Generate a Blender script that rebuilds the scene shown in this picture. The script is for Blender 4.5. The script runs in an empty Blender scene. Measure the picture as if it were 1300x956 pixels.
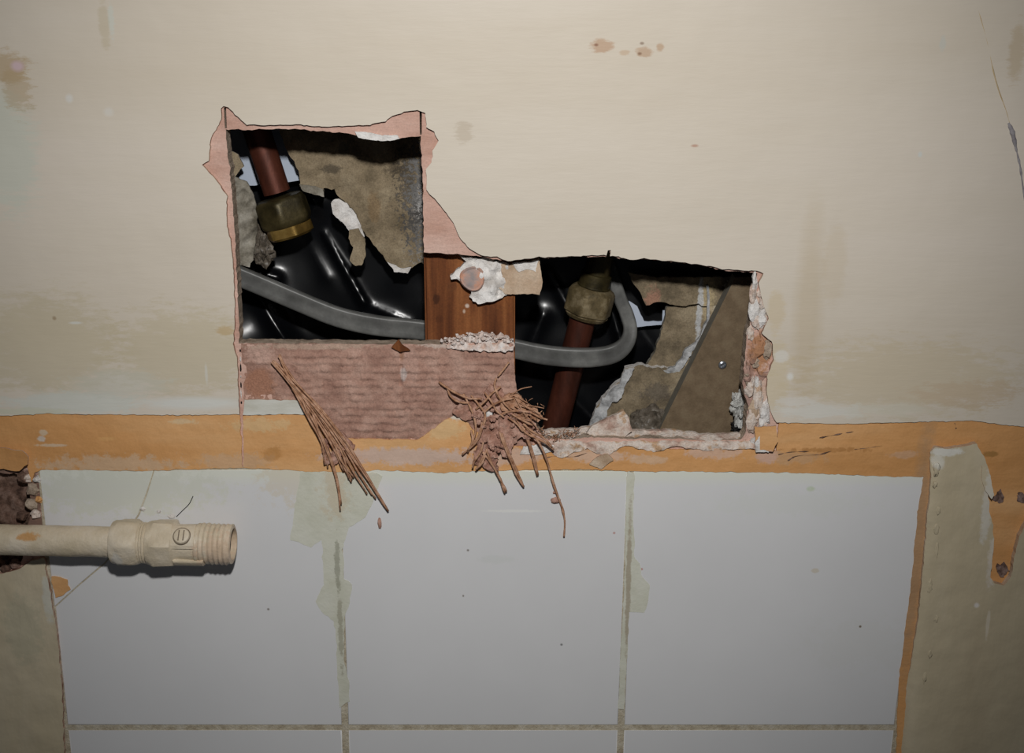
import bpy, bmesh, math, random
from mathutils import Vector, noise
from mathutils.geometry import delaunay_2d_cdt

# ------------------------------------------------------------------ camera, world, flash
F_PX = 1600.0
PITCH = math.radians(15.5)
DIST = 0.672
CP, SP = math.cos(PITCH), math.sin(PITCH)
CAM = Vector((0.0, -DIST * CP, DIST * SP))
FWD = Vector((0, CP, -SP)); UPV = Vector((0, SP, CP)); RGT = Vector((1, 0, 0))
scene = bpy.context.scene
C = scene.collection
cam_data = bpy.data.cameras.new('camera')
cam_data.sensor_width = 36.0
cam_data.lens = F_PX / 1300.0 * 36.0
cam_data.clip_start = 0.01
cam = bpy.data.objects.new('camera', cam_data); C.objects.link(cam)
cam.location = CAM
cam.rotation_euler = (math.pi / 2 - PITCH, 0, 0)
scene.camera = cam

world = bpy.data.worlds.new('world'); scene.world = world
world.use_nodes = True
world.node_tree.nodes['Background'].inputs[0].default_value = (0.85, 0.9, 1.0, 1)
world.node_tree.nodes['Background'].inputs[1].default_value = 0.035

flash_data = bpy.data.lights.new('camera_flash', 'SPOT')
flash_data.energy = 14.4
flash_data.color = (1.0, 0.985, 0.96)
flash_data.shadow_soft_size = 0.016
flash_data.spot_size = math.radians(72)
flash_data.spot_blend = 1.0
flash = bpy.data.objects.new('camera_flash', flash_data); C.objects.link(flash)
flash.location = CAM + UPV * 0.16 + RGT * 0.01
_aim = Vector((-0.012, 0.0, 0.07))
flash.rotation_euler = (_aim - flash.location).to_track_quat('-Z', 'Y').to_euler()

vs = scene.view_settings
vs.view_transform = 'Standard'; vs.look = 'None'; vs.gamma = 1.0
vs.use_curve_mapping = False
vs.exposure = 0.0

# ------------------------------------------------------------------ helpers
MM = 0.001
PX = 0.00042            # metres per pixel at the wall


def at(px, py, d=0.0):
    """point of the plane d millimetres behind the wall's face seen at a pixel"""
    v = FWD * F_PX + RGT * (px - 650.0) + UPV * (478.0 - py)
    t = (d * MM - CAM.y) / v.y
    return CAM + v * t


def proj(p):
    q = p - CAM
    z = q.dot(FWD)
    return 650 + F_PX * q.dot(RGT) / z, 478 - F_PX * q.dot(UPV) / z


def lin(c):
    r = []
    for v in c:
        v = v / 255.0
        r.append(v / 12.92 if v <= 0.04045 else ((v + 0.055) / 1.055) ** 2.4)
    return (r[0], r[1], r[2], 1.0)


def nz(x, y, z=0.0, s=1.0):
    return noise.noise(Vector((x * s, y * s, z)))


def fbm(x, y, z=0.0, s=1.0, o=4):
    return noise.fractal(Vector((x * s, y * s, z)), 0.6, 2.0, o)


# ---- materials
def mat(name, cols, scale=60, rough=0.6, bump=0.0, bscale=400, stretch=(1, 1, 1), masks=(), metal=0.0,
        detail=6, spec=0.4, bump2=None, zfilm=None, lo=0.35, hi=0.65, ms=190, grain=0.0, mst=(1, 1, 1)):
    m = bpy.data.materials.new(name); m.use_nodes = True
    nt = m.node_tree; N = nt.nodes; L = nt.links
    b = N['Principled BSDF']
    b.inputs['Roughness'].default_value = rough
    b.inputs['Metallic'].default_value = metal
    b.inputs['Specular IOR Level'].default_value = spec
    geo = N.new('ShaderNodeNewGeometry')
    pos = geo.outputs['Position']

    def mapped(s):
        mp = N.new('ShaderNodeMapping'); mp.inputs['Scale'].default_value = s
        L.new(pos, mp.inputs['Vector']); return mp.outputs[0]

    def noi(vec, sc, det=6, rgh=0.6):
        n = N.new('ShaderNodeTexNoise'); n.inputs['Scale'].default_value = sc
        n.inputs['Detail'].default_value = det; n.inputs['Roughness'].default_value = rgh
        L.new(vec, n.inputs['Vector']); return n.outputs['Fac']
    vec = mapped(stretch)
    f = noi(vec, scale, detail)
    ramp = N.new('ShaderNodeValToRGB')
    el = ramp.color_ramp.elements
    k = len(cols)
    while len(el) < k: el.new(0.5)
    for i, c in enumerate(cols):
        el[i].position = lo + (hi - lo) * (i / max(1, k - 1)); el[i].color = lin(c)
    L.new(f, ramp.inputs[0])
    col = ramp.outputs[0]

    def mix(fac, a, cc):
        mx = N.new('ShaderNodeMix'); mx.data_type = 'RGBA'
        L.new(fac, mx.inputs[0]); L.new(a, mx.inputs[6]); mx.inputs[7].default_value = lin(cc)
        return mx.outputs[2]
    if masks or zfilm:
        nm = noi(mapped(mst), ms, 7, 0.75)
    if zfilm:
        zc, hw, cc, st = zfilm
        sx = N.new('ShaderNodeSeparateXYZ'); L.new(pos, sx.inputs[0])
        a = N.new('ShaderNodeMath'); a.operation = 'MULTIPLY_ADD'
        L.new(nm, a.inputs[0]); a.inputs[1].default_value = hw * 1.6; L.new(sx.outputs[2], a.inputs[2])
        r = N.new('ShaderNodeMapRange'); L.new(a.outputs[0], r.inputs[0])
        r.inputs[1].default_value = zc - hw + hw * 0.8; r.inputs[2].default_value = zc + hw + hw * 0.8; r.inputs[4].default_value = st
        col = mix(r.outputs[0], col, cc)
    for (cx, cy, rx, ry, cc, st, na) in masks:
        p = at(cx, cy)
        wd = 0.7 if na < 0.6 else 0.36
        na = na * 2.2
        s = N.new('ShaderNodeVectorMath'); s.operation = 'SUBTRACT'
        L.new(pos, s.inputs[0]); s.inputs[1].default_value = p
        q = N.new('ShaderNodeVectorMath'); q.operation = 'MULTIPLY'
        L.new(s.outputs[0], q.inputs[0]); q.inputs[1].default_value = (1 / (rx * PX), 0, 1 / (ry * PX))
        ln = N.new('ShaderNodeVectorMath'); ln.operation = 'LENGTH'; L.new(q.outputs[0], ln.inputs[0])
        a = N.new('ShaderNodeMath'); a.operation = 'MULTIPLY_ADD'
        L.new(nm, a.inputs[0]); a.inputs[1].default_value = na; L.new(ln.outputs['Value'], a.inputs[2])
        r = N.new('ShaderNodeMapRange'); L.new(a.outputs[0], r.inputs[0])
        r.inputs[1].default_value = 0.8 + wd / 2 + na * 0.5; r.inputs[2].default_value = 0.8 - wd / 2 + na * 0.5
        r.inputs[3].default_value = 0; r.inputs[4].default_value = st
        col = mix(r.outputs[0], col, cc)
    if grain:
        g1 = noi(mapped((1, 1, 1)), 1100, 4, 0.7)
        r = N.new('ShaderNodeMapRange'); L.new(g1, r.inputs[0])
        r.inputs[1].default_value = 0.32; r.inputs[2].default_value = 0.68
        r.inputs[3].default_value = 1 - grain; r.inputs[4].default_value = 1 + grain * 0.6
        mx = N.new('ShaderNodeMix'); mx.data_type = 'RGBA'; mx.blend_type = 'MULTIPLY'; mx.inputs[0].default_value = 1.0
        L.new(col, mx.inputs[6]); L.new(r.outputs[0], mx.inputs[7]); col = mx.outputs[2]
    L.new(col, b.inputs['Base Color'])
    h = None
    if bump:
        h = noi(vec, bscale, 5)
        bp = N.new('ShaderNodeBump'); bp.inputs['Strength'].default_value = bump
        bp.inputs['Distance'].default_value = 0.001
        L.new(h, bp.inputs['Height'])
        nrm = bp.outputs[0]
        if bump2:
            h2 = noi(mapped((1, 1, 1)), bump2[1], 3)
            b2 = N.new('ShaderNodeBump'); b2.inputs['Strength'].default_value = bump2[0]; b2.inputs['Distance'].default_value = 0.002
            L.new(h2, b2.inputs['Height']); L.new(nrm, b2.inputs['Normal']); nrm = b2.outputs[0]
        L.new(nrm, b.inputs['Normal'])
    return m


WHT = (208, 208, 200); OCH = (176, 156, 118)
wall_masks = [
    (60, 440, 110, 80, (194, 182, 153), 0.6, 1.0), (235, 450, 110, 70, (196, 184, 156), 0.6, 1.2), (1150, 480, 170, 60, (200, 186, 158), 0.6, 1.2),
    (10, 190, 42, 90, (200, 203, 190), 0.75, 0.9), (5, 85, 34, 22, (178, 152, 112), 0.6, 1.0), (22, 110, 20, 34, (180, 156, 118), 0.5, 1.6),
    (22, 84, 9, 7, (208, 184, 190), 0.9, 0.4),
    (141, 26, 5, 24, (204, 205, 194), 0.8, 1.0), (132, 30, 8, 34, (182, 168, 134), 0.35, 0.8),
    (88, 125, 5, 6, (214, 212, 206), 0.8, 0.3), (138, 142, 7, 6, (214, 210, 202), 0.7, 0.3),
    (764, 58, 17, 9, (182, 148, 118), 0.75, 0.9), (818, 66, 13, 7, (180, 148, 118), 0.7, 0.9), (838, 60, 6, 6, (182, 150, 118), 0.7, 0.6),
    (793, 67, 8, 4, (190, 162, 132), 0.6, 0.6), (757, 57, 3, 2, (130, 84, 60), 0.8, 0.2), (815, 55, 3, 2, (140, 118, 100), 0.8, 0.3),
    (812, 68, 3, 2, (130, 96, 70), 0.8, 0.3), (882, 185, 5, 2, (180, 140, 120), 0.8, 0.4),
    (589, 168, 14, 14, (176, 160, 138), 0.4, 1.2),
    (1026, 400, 20, 150, (190, 172, 140), 0.4, 0.35), (1060, 335, 18, 60, (196, 178, 146), 0.25, 0.6),
    (985, 480, 22, 60, (206, 190, 156), 0.5, 0.9), (1003, 478, 5, 6, (222, 220, 214), 0.9, 0.4), (992, 452, 11, 10, (218, 214, 206), 0.8, 1.0),
    (985, 395, 14, 30, (200, 180, 140), 0.4, 0.8),
    (1040, 522, 70, 12, (214, 212, 204), 0.8, 1.3), (1130, 520, 60, 10, (210, 206, 192), 0.6, 1.5), (1010, 510, 30, 8, (216, 212, 204), 0.7, 1.3),
    (1230, 500, 80, 20, (196, 170, 140), 0.35, 1.6),
    (95, 512, 110, 18, (206, 208, 200), 0.85, 1.0), (245, 512, 75, 10, (214, 214, 208), 0.95, 0.5), (150, 488, 70, 22, (200, 200, 188), 0.5, 1.4),
    (40, 522, 60, 6, (200, 200, 180), 0.7, 1.0), (285, 420, 14, 7, (190, 162, 114), 0.6, 0.9), (96, 410, 9, 2, (214, 214, 208), 0.8, 0.5),
    (262, 475, 2, 16, (212, 212, 204), 0.6, 0.5), (69, 404, 3, 3, (150, 128, 100), 0.7, 0.4),
    (1197, 54, 5, 10, (196, 198, 190), 0.6, 0.8), (1168, 196, 3, 4, (206, 210, 206), 0.8, 0.3), (1290, 70, 12, 40, (176, 152, 110), 0.4, 1.0),
]
M_cream = mat('cream_paint', [(206, 195, 178), (211, 201, 186), (216, 206, 193)], 9, 0.55, 0.16, 330, (0.16, 1, 1), wall_masks, bump2=(0.25, 22), spec=0.3, mst=(.3, 1, 1), ms=260)
M_cream2 = mat('cream_paint_low', [(186, 172, 144), (194, 181, 153), (202, 190, 165)], 14, 0.55, 0.25, 260, (1, 1, 0.3),
               [(1200, 572, 26, 7, (220, 218, 210), 0.9, 0.8), (1251, 640, 8, 60, (214, 210, 200), 0.7, 1.0), (1258, 710, 9, 40, (214, 206, 196), 0.6, 1.0),
                (1238, 766, 4, 4, (220, 214, 208), 0.9, 0.2), (1252, 790, 3, 25, (216, 206, 188), 0.7, 0.6), (1190, 585, 10, 12, (220, 218, 208), 0.7, 0.6),
                (30, 800, 30, 60, (178, 174, 150), 0.5, 1.0), (62, 760, 9, 40, (206, 206, 196), 0.7, 0.8)], bump2=(0.35, 60), spec=0.3)
M_orange = mat('orange_paint', [(200, 146, 90), (212, 158, 102), (220, 172, 120)], 26, 0.55, 0.2, 300, (0.2, 1, 1),
               [(140, 590, 100, 14, (206, 178, 148), 0.75, 1.6), (300, 588, 60, 14, (204, 172, 140), 0.6, 1.6), (520, 580, 120, 14, (206, 180, 164), 0.95, 1.2),
                (640, 580, 60, 14, (206, 178, 160), 0.8, 1.2), (330, 540, 50, 10, (216, 186, 140), 0.6, 1.6), (560, 545, 40, 16, (220, 192, 146), 0.5, 1.6),
                (580, 528, 16, 8, (214, 210, 200), 0.8, 1.0), (345, 578, 16, 12, (180, 128, 70), 0.6, 1.0), (55, 550, 7, 5, (214, 196, 170), 0.8, 0.6),
                (65, 566, 24, 2.5, (214, 196, 172), 0.7, 0.9), (52, 558, 7, 5, (214, 206, 196), 0.8, 0.6), (135, 558, 14, 3, (220, 170, 110), 0.8, 0.4),
                (1010, 582, 50, 10, (196, 158, 120), 0.7, 1.4), (975, 580, 16, 12, (206, 170, 150), 0.9, 0.8), (1050, 572, 60, 4, (168, 116, 62), 0.6, 1.4),
                (1150, 578, 24, 6, (204, 164, 130), 0.8, 1.0), (1258, 577, 12, 5, (150, 112, 60), 0.7, 0.8), (820, 585, 30, 7, (208, 178, 150), 0.7, 1.2),
                (760, 580, 50, 10, (208, 178, 156), 0.8, 1.2), (905, 575, 40, 12, (210, 180, 162), 0.7, 1.4), (230, 536, 20, 4, (216, 196, 160), 0.6, 1.6),
                (1165, 700, 16, 200, (170, 140, 110), 0.75, 0.5)], bump2=(0.4, 90), spec=0.35, grain=0.05)
M_pink = mat('pink_plaster', [(190, 152, 136), (202, 166, 151), (212, 180, 166)], 70, 0.9, 0.5, 700, (0.35, 1, 1),
             [(964, 450, 20, 32, (176, 128, 92), 0.9, 1.4), (968, 510, 14, 30, (206, 184, 168), 0.85, 1.2), (968, 395, 14, 26, (206, 196, 182), 0.9, 1.0),
              (950, 500, 12, 60, (150, 122, 112), 0.7, 1.0), (20, 640, 60, 70, (120, 96, 84), 0.9, 1.0)], spec=0.1, grain=0.12)
M_weave = mat('combed_plaster', [(158, 122, 108), (174, 138, 123), (188, 154, 139)], 90, 0.95, 0.6, 900, (1, 1, 1),
              [(330, 452, 26, 14, (196, 164, 150), 0.7, 1.0), (328, 488, 26, 22, (170, 122, 98), 0.8, 0.6), (510, 452, 4, 10, (140, 92, 50), 0.5, 0.8),
               (520, 462, 14, 26, (196, 162, 148), 0.5, 1.0), (400, 441, 90, 5, (190, 168, 150), 0.6, 1.2), (590, 440, 60, 6, (206, 190, 178), 0.8, 1.2),
               (512, 475, 5, 12, (208, 200, 196), 0.6, 1.0)], spec=0.1, grain=0.22)
M_edge = mat('board_cut_edge', [(150, 132, 116), (178, 160, 142), (196, 178, 160)], 160, 0.95, 0.8, 900, spec=0.1, grain=0.25)
M_paintedge = mat('torn_paint_edge', [(150, 110, 92), (190, 160, 140), (204, 188, 166)], 200, 0.9, 0.4, 900, spec=0.1)
M_white = mat('white_plaster', [(196, 190, 184), (224, 220, 216), (236, 233, 230)], 150, 0.95, 0.9, 600, spec=0.1)
M_ledge = mat('dusty_pink_plaster', [(176, 146, 132), (208, 188, 174), (222, 210, 200), (196, 162, 130)], 110, 0.95, 0.8, 500, spec=0.1, grain=0.22)
z_t = at(650, 612).z
M_tile = mat('tile_glaze', [(217, 217, 218), (219, 219, 220), (221, 221, 222)], 12, 0.22, 0.02, 60,
             masks=[(150, 625, 150, 40, (212, 214, 202), 0.8, 1.2), (380, 612, 60, 40, (214, 202, 178), 0.5, 1.6), (655, 650, 46, 2.5, (232, 232, 228), 0.7, 0.8),
                    (630, 712, 30, 7, (212, 214, 212), 0.6, 1.0), (1030, 622, 6, 4, (180, 200, 150), 0.6, 0.4), (1000, 640, 120, 20, (216, 218, 214), 0.5, 1.5),
                    (1100, 820, 90, 40, (214, 214, 210), 0.3, 1.6), (1036, 726, 6, 4, (204, 192, 168), 0.6, 0.6), (1093, 797, 2, 2, (120, 100, 80), 0.9, 0.2),
                    (780, 678, 2, 2, (190, 140, 130), 0.8, 0.2), (815, 724, 2, 2, (190, 120, 110), 0.8, 0.2), (713, 820, 2, 2, (110, 110, 110), 0.8, 0.2),
                    (594, 700, 2, 2, (120, 110, 100), 0.8, 0.2), (588, 758, 1.5, 2, (130, 120, 110), 0.8, 0.2), (340, 775, 2, 2, (120, 110, 100), 0.8, 0.2)],
             zfilm=(z_t, 0.0035, (222, 224, 212), 0.85), spec=0.45)
M_grout = mat('grout', [(172, 160, 138), (192, 182, 160), (204, 196, 178)], 200, 0.95, 0.7, 700, spec=0.1, grain=0.15)
M_smear = mat('adhesive_residue', [(200, 200, 183), (207, 207, 192), (212, 212, 199)], 60, 0.6, 0.3, 300, spec=0.3,
              masks=[(425, 625, 22, 40, (200, 186, 160), 0.6, 1.4), (428, 720, 4, 40, (140, 140, 122), 0.6, 1.6), (432, 800, 4, 60, (150, 146, 126), 0.6, 1.6), (798, 740, 4, 120, (158, 144, 122), 0.7, 1.0)])
M_rubble = mat('old_masonry', [(74, 58, 50), (112, 88, 76), (140, 116, 104)], 160, 0.95, 1.0, 400, spec=0.1, grain=0.25)
M_fit = mat('painted_metal', [(200, 186, 160), (210, 196, 172), (218, 206, 186)], 60, 0.5, 0.35, 450, spec=0.35,
            masks=[(52, 664, 16, 6, (196, 146, 88), 0.9, 0.9), (290, 680, 34, 30, (204, 172, 146), 0.5, 1.2), (132, 692, 12, 12, (190, 176, 150), 0.6, 1.6), (218, 706, 10, 8, (206, 206, 202), 0.8, 0.6), (165, 690, 8, 16, (206, 204, 198), 0.6, 0.8)], bump2=(0.3, 160), grain=0.05)
M_fitdark = mat('painted_recess', [(110, 98, 82), (140, 126, 108)], 200, 0.7, 0.3, 500)
M_bore = mat('bore_shade', [(30, 27, 24), (60, 54, 46)], 200, 0.8, 0.3, 500)  # dark colour stands in for the shade inside the pipe ends
M_copper = mat('tarnished_copper', [(66, 36, 27), (94, 50, 37), (116, 66, 50)], 70, 0.48, 0.15, 300, (1, 1, 0.3), metal=0.55, spec=0.5, grain=0.12)
M_brass = mat('dull_brass', [(52, 46, 28), (76, 67, 41), (96, 85, 55)], 90, 0.45, 0.2, 300, metal=0.6, spec=0.5, grain=0.15)
M_brass2 = mat('bright_brass', [(118, 94, 46), (150, 120, 62), (176, 146, 84)], 90, 0.35, 0.2, 300, metal=0.7, spec=0.5)
M_dust = mat('dusty_brass', [(76, 66, 44), (104, 90, 62), (140, 126, 98)], 120, 0.6, 0.3, 400, metal=0.35, spec=0.4, grain=0.2)
M_cable = mat('grey_pvc', [(76, 76, 74), (92, 92, 90), (112, 112, 109)], 50, 0.42, 0.12, 250, (1, 1, 1), spec=0.4, grain=0.08)
M_poly = mat('black_polythene', [(5, 6, 8), (9, 10, 13)], 30, 0.27, 0.05, 30, spec=0.4, bump2=(0.1, 14))
M_paper = mat('brown_liner_paper', [(108, 96, 77), (138, 123, 100), (156, 141, 117)], 60, 0.9, 0.5, 500, spec=0.15, ms=420,
              masks=[(528, 275, 24, 70, (186, 185, 184), 0.9, 2.6), (512, 250, 20, 60, (60, 57, 54), 0.7, 3.0), (520, 310, 16, 30, (70, 66, 62), 0.7, 3.0), (404, 228, 16, 7, (66, 60, 52), 0.7, 0.8),
                     (490, 228, 14, 10, (70, 62, 52), 0.6, 1.6), (420, 200, 10, 10, (100, 96, 84), 0.7, 1.0), (462, 280, 10, 24, (130, 108, 80), 0.7, 0.6)], grain=0.28)
M_paper2 = mat('grey_brown_liner', [(104, 93, 76), (134, 120, 98), (152, 138, 115)], 70, 0.9, 0.5, 500, spec=0.15, ms=350,
               masks=[(840, 420, 14, 40, (170, 128, 108), 0.8, 0.9), (846, 530, 24, 16, (90, 84, 78), 0.6, 1.2), (915, 400, 12, 40, (196, 178, 140), 0.6, 1.0), (906, 420, 5, 60, (200, 204, 208), 0.7, 1.0)], grain=0.28)
M_hard = mat('brown_hardboard', [(104, 88, 68), (114, 97, 76), (122, 106, 84)], 160, 0.7, 0.25, 900, spec=0.25, grain=0.1)
M_hardedge = mat('board_edge_grey', [(112, 108, 98), (126, 122, 112)], 160, 0.8, 0.25, 900, spec=0.25)
M_scrap = mat('scrap_paper', [(176, 150, 124), (194, 170, 146), (206, 186, 164)], 90, 0.9, 0.4, 500, spec=0.1, grain=0.15)
M_rag = mat('dirty_white_paper', [(96, 90, 78), (142, 136, 124), (168, 163, 152)], 90, 0.9, 0.4, 400, spec=0.15, grain=0.22)
M_bluewhite = mat('white_board_face', [(172, 182, 198), (186, 194, 208)], 30, 0.5, 0.05, 200)
M_wood = mat('stained_wood', [(74, 38, 18), (112, 64, 33), (146, 92, 52)], 110, 0.75, 0.5, 500, (1, 1, 0.07), spec=0.25,
             masks=[(552, 386, 5, 8, (60, 30, 14), 0.8, 0.8), (572, 370, 7, 10, (104, 62, 34), 0.7, 0.8), (556, 412, 6, 6, (80, 42, 20), 0.6, 0.8), (592, 395, 3, 3, (216, 200, 186), 0.8, 0.4), (588, 402, 2, 3, (210, 190, 170), 0.7, 0.4), (640, 360, 20, 60, (130, 76, 36), 0.4, 1.0)], grain=0.2)
M_head = mat('nail_head_plaster', [(150, 140, 138), (176, 150, 140), (206, 150, 122)], 160, 0.8, 0.4, 500)
M_strand = mat('jute_strand', [(150, 108, 82), (180, 138, 110), (202, 162, 136)], 300, 0.9, 0.4, 1500, spec=0.1)
M_lump = mat('brown_pink_lump', [(150, 110, 94), (178, 138, 122), (196, 160, 144)], 200, 0.95, 0.8, 700, spec=0.1)
M_steel = mat('zinc_steel', [(120, 124, 130), (170, 174, 180)], 200, 0.3, 0.1, 400, metal=0.8)
M_slot = mat('dark_recess', [(14, 13, 12), (30, 27, 24)], 200, 0.9, 0.2, 400)
M_tan = mat('tan_crack', [(186, 160, 118), (196, 176, 140)], 200, .8)
M_scratch = mat('grey_scratch', [(128, 122, 126), (158, 154, 156)], 300, .8)
M_creamlayer = mat('old_cream_layer', [(146, 126, 96), (172, 156, 128), (184, 176, 160)], 120, .9, .5, 500, spec=.1, grain=0.2)
M_greywhite = mat('grey_white_gypsum', [(140, 140, 140), (176, 177, 178), (196, 196, 196)], 200, .9, .8, 600, spec=.1, grain=0.15)
M_mortar = mat('dark_mortar', [(62, 56, 48), (88, 80, 70), (112, 104, 94), (176, 172, 168)], 260, .95, .9, 700, spec=.1, lo=.3, hi=.75)
M_crumb = mat('pale_crumbs', [(196, 170, 156), (218, 204, 196), (232, 226, 222)], 250, .95, .6, 900, spec=.1)
M_whitepaint = mat('old_white_paint', [(196, 194, 182), (208, 207, 198), (214, 214, 208)], 90, .7, .25, 300, (.3, 1, 1))
M_pit = mat('pit_plaster', [(84, 66, 58), (126, 104, 96), (150, 128, 120)], 300, .95, .6, 700, spec=.1, grain=.2)
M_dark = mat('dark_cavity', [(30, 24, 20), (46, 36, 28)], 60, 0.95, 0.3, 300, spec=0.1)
M_wool = mat('grey_wool', [(120, 118, 112), (190, 190, 186), (214, 214, 210)], 240, 0.95, 0.9, 900, spec=0.1)


# ---- objects
def link(name, me, parent=None, mats=(), loc=None, kind=None, label=None, smooth=False):
    o = bpy.data.objects.new(name, me); C.objects.link(o)
    for m in mats: me.materials.append(m)
    if parent is not None:
        o.parent = parent
        off = parent.location + (parent.parent.location if parent.parent is not None else Vector())
        me.transform(__import__('mathutils').Matrix.Translation(-off))
    elif loc is not None:
        o.location = loc
        me.transform(__import__('mathutils').Matrix.Translation(-loc))
    if kind: o['kind'] = kind
    if label: o['label'] = label
    if smooth:
        for p in me.polygons: p.use_smooth = True
    return o


def root(name, loc, label, cat, group=None):
    o = bpy.data.objects.new(name, None); C.objects.link(o)
    o.empty_display_size = 0.02
    o.location = loc; o['label'] = label; o['category'] = cat
    if group: o['group'] = group
    return o


def tag(o, label, cat, group=None):
    o['label'] = label; o['category'] = cat
    if group: o['group'] = group
    return o


def rough(poly, step=4.0, amp=1.2, seed=0, skip=None):
    """break a pixel outline into short ragged steps"""
    out = []; rnd = random.Random(seed); n = len(poly)
    for i in range(n):
        a, b = poly[i], poly[(i + 1) % n]
        ln = math.hypot(b[0] - a[0], b[1] - a[1])
        k = max(1, int(ln / step))
        if skip and (skip(a) and skip(b)): k = 1
        for j in range(k):
            t = j / k
            x, y = a[0] + (b[0] - a[0]) * t, a[1] + (b[1] - a[1]) * t
            if j or not skip or not skip(a):
                x += amp * (fbm(x, y, seed + .3, 0.11, 3) + 0.35 * rnd.uniform(-1, 1))
                y += amp * (fbm(x, y, seed + 7.7, 0.11, 3) + 0.35 * rnd.uniform(-1, 1))
            out.append((x, y))
    return out


def inside(p, poly):
    x, y = p; c = False; n = len(poly); j = n - 1
    for i in range(n):
        xi, yi = poly[i]; xj, yj = poly[j]
        if (yi > y) != (yj > y) and x < (xj - xi) * (y - yi) / (yj - yi) + xi: c = not c
        j = i
    return c


class Grid:
    """even-odd test for a whole row at once"""
    def __init__(self, polys): self.polys = polys
    def row(self, y):
        xs = []
        for poly in self.polys:
            n = len(poly)
            for i in range(n):
                a, b = poly[i], poly[(i + 1) % n]
                if (a[1] > y) != (b[1] > y): xs.append((b[0] - a[0]) * (y - a[1]) / (b[1] - a[1]) + a[0])
        xs.sort(); return xs


def sheet(polys, depth, thick, g=8.0, jit=0.0, seed=0):
    """mesh of a layer: pixel outlines (first is outer, others are holes), front depth in mm (number or function), thickness in mm.
    rim faces get material slot 1."""
    if not isinstance(polys[0], list): polys = [polys]
    df = depth if callable(depth) else (lambda x, y: depth)
    verts = []; edges = []
    for poly in polys:
        s = len(verts)
        verts += [Vector(p) for p in poly]
        edges += [(s + i, s + (i + 1) % len(poly)) for i in range(len(poly))]
    x0 = min(v[0] for v in verts); x1 = max(v[0] for v in verts)
    y0 = min(v[1] for v in verts); y1 = max(v[1] for v in verts)
    gr = Grid(polys); rnd = random.Random(seed)
    y = y0 + g * 0.5; odd = 0
    while y < y1:
        xs = gr.row(y)
        for k in range(0, len(xs) - 1, 2):
            x = math.ceil((xs[k] + g * 0.35) / g) * g + (g / 2 if odd else 0)
            while x < xs[k + 1] - g * 0.35:
                verts.append(Vector((x + rnd.uniform(-jit, jit), y + rnd.uniform(-jit, jit)))); x += g
        y += g; odd = 1 - odd
    vv, ee, ff, *_ = delaunay_2d_cdt(verts, edges, [], 0, 1e-6)
    faces = []
    for f in ff:
        cx = sum(vv[i][0] for i in f) / len(f); cy = sum(vv[i][1] for i in f) / len(f)
        c = False
        for poly in polys:
            if inside((cx, cy), poly): c = not c
        if c: faces.append(list(f))
    bm = bmesh.new()
    fr = [bm.verts.new(at(v[0], v[1], df(v[0], v[1]))) for v in vv]
    for f in faces:
        try: fc = bm.faces.new([fr[i] for i in f])
        except ValueError: continue
        fc.normal_update()
        if fc.normal.y > 0: fc.normal_flip()
    bm.verts.index_update()
    bk = {}
    def back(v):
        if v not in bk: bk[v] = bm.verts.new(v.co + Vector((0, thick * MM, 0)))
        return bk[v]
    bed = [e for e in bm.edges if len(e.link_faces) == 1]
    front = list(bm.faces)
    for e in bed:
        fc = e.link_faces[0]
        a, b = e.verts
        for lp in fc.loops:
            if lp.edge == e: a, b = lp.vert, lp.link_loop_next.vert
        q = bm.faces.new([b, a, back(a), back(b)]); q.material_index = 1
    for fc in front:
        vs_ = [back(v) for v in fc.verts]
        q = bm.faces.new(list(reversed(vs_))); q.material_index = 1
    for v in [v for v in bm.verts if not v.link_faces]: bm.verts.remove(v)
    for fc in front: fc.smooth = True
    for e in bed: e.smooth = False
    me = bpy.data.meshes.new('layer'); bm.to_mesh(me); bm.free()
    return me


def spline(pts, n=8):
    out = []
    P = [Vector(p) for p in pts]
    P = [P[0] * 2 - P[1]] + P + [P[-1] * 2 - P[-2]]
    for i in range(1, len(P) - 2):
        for j in range(n):
            t = j / n
            a, b, c, d = P[i - 1], P[i], P[i + 1], P[i + 2]
            out.append(0.5 * ((2 * b) + (c - a) * t + (2 * a - 5 * b + 4 * c - d) * t * t + (3 * b - a - 3 * c + d) * t ** 3))
    out.append(P[-2]); return out


def tube_mesh(pts, rad, seg=7, nsub=6, wob=0.0, seed=0):
    path = spline(pts, nsub) if nsub else [Vector(p) for p in pts]
    bm = bmesh.new(); rings = []
    n = len(path); up = Vector((0.3, -1, 0.2)).normalized()
    for i, p in enumerate(path):
        t = (path[min(i + 1, n - 1)] - path[max(i - 1, 0)]).normalized()
        a = t.cross(up)
        if a.length < 1e-4: a = t.cross(Vector((1, 0, 0)))
        a.normalize(); b = t.cross(a).normalized(); up = -b if (-b).dot(up) > 0 else b
        r = rad(i / (n - 1)) if callable(rad) else rad
        r *= 1 + wob * nz(i * 0.9, seed * 3.1, 0.5)
        rings.append([bm.verts.new(p + (a * math.cos(2 * math.pi * k / seg) + b * math.sin(2 * math.pi * k / seg)) * r) for k in range(seg)])
    for i in range(n - 1):
        for k in range(seg):
            bm.faces.new([rings[i][k], rings[i][(k + 1) % seg], rings[i + 1][(k + 1) % seg], rings[i + 1][k]])
    bm.faces.new(list(reversed(rings[0]))); bm.faces.new(rings[-1])
    bmesh.ops.recalc_face_normals(bm, faces=bm.faces[:])
    me = bpy.data.meshes.new('tube'); bm.to_mesh(me); bm.free()
    for p in me.polygons: p.use_smooth = True
    return me


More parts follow.
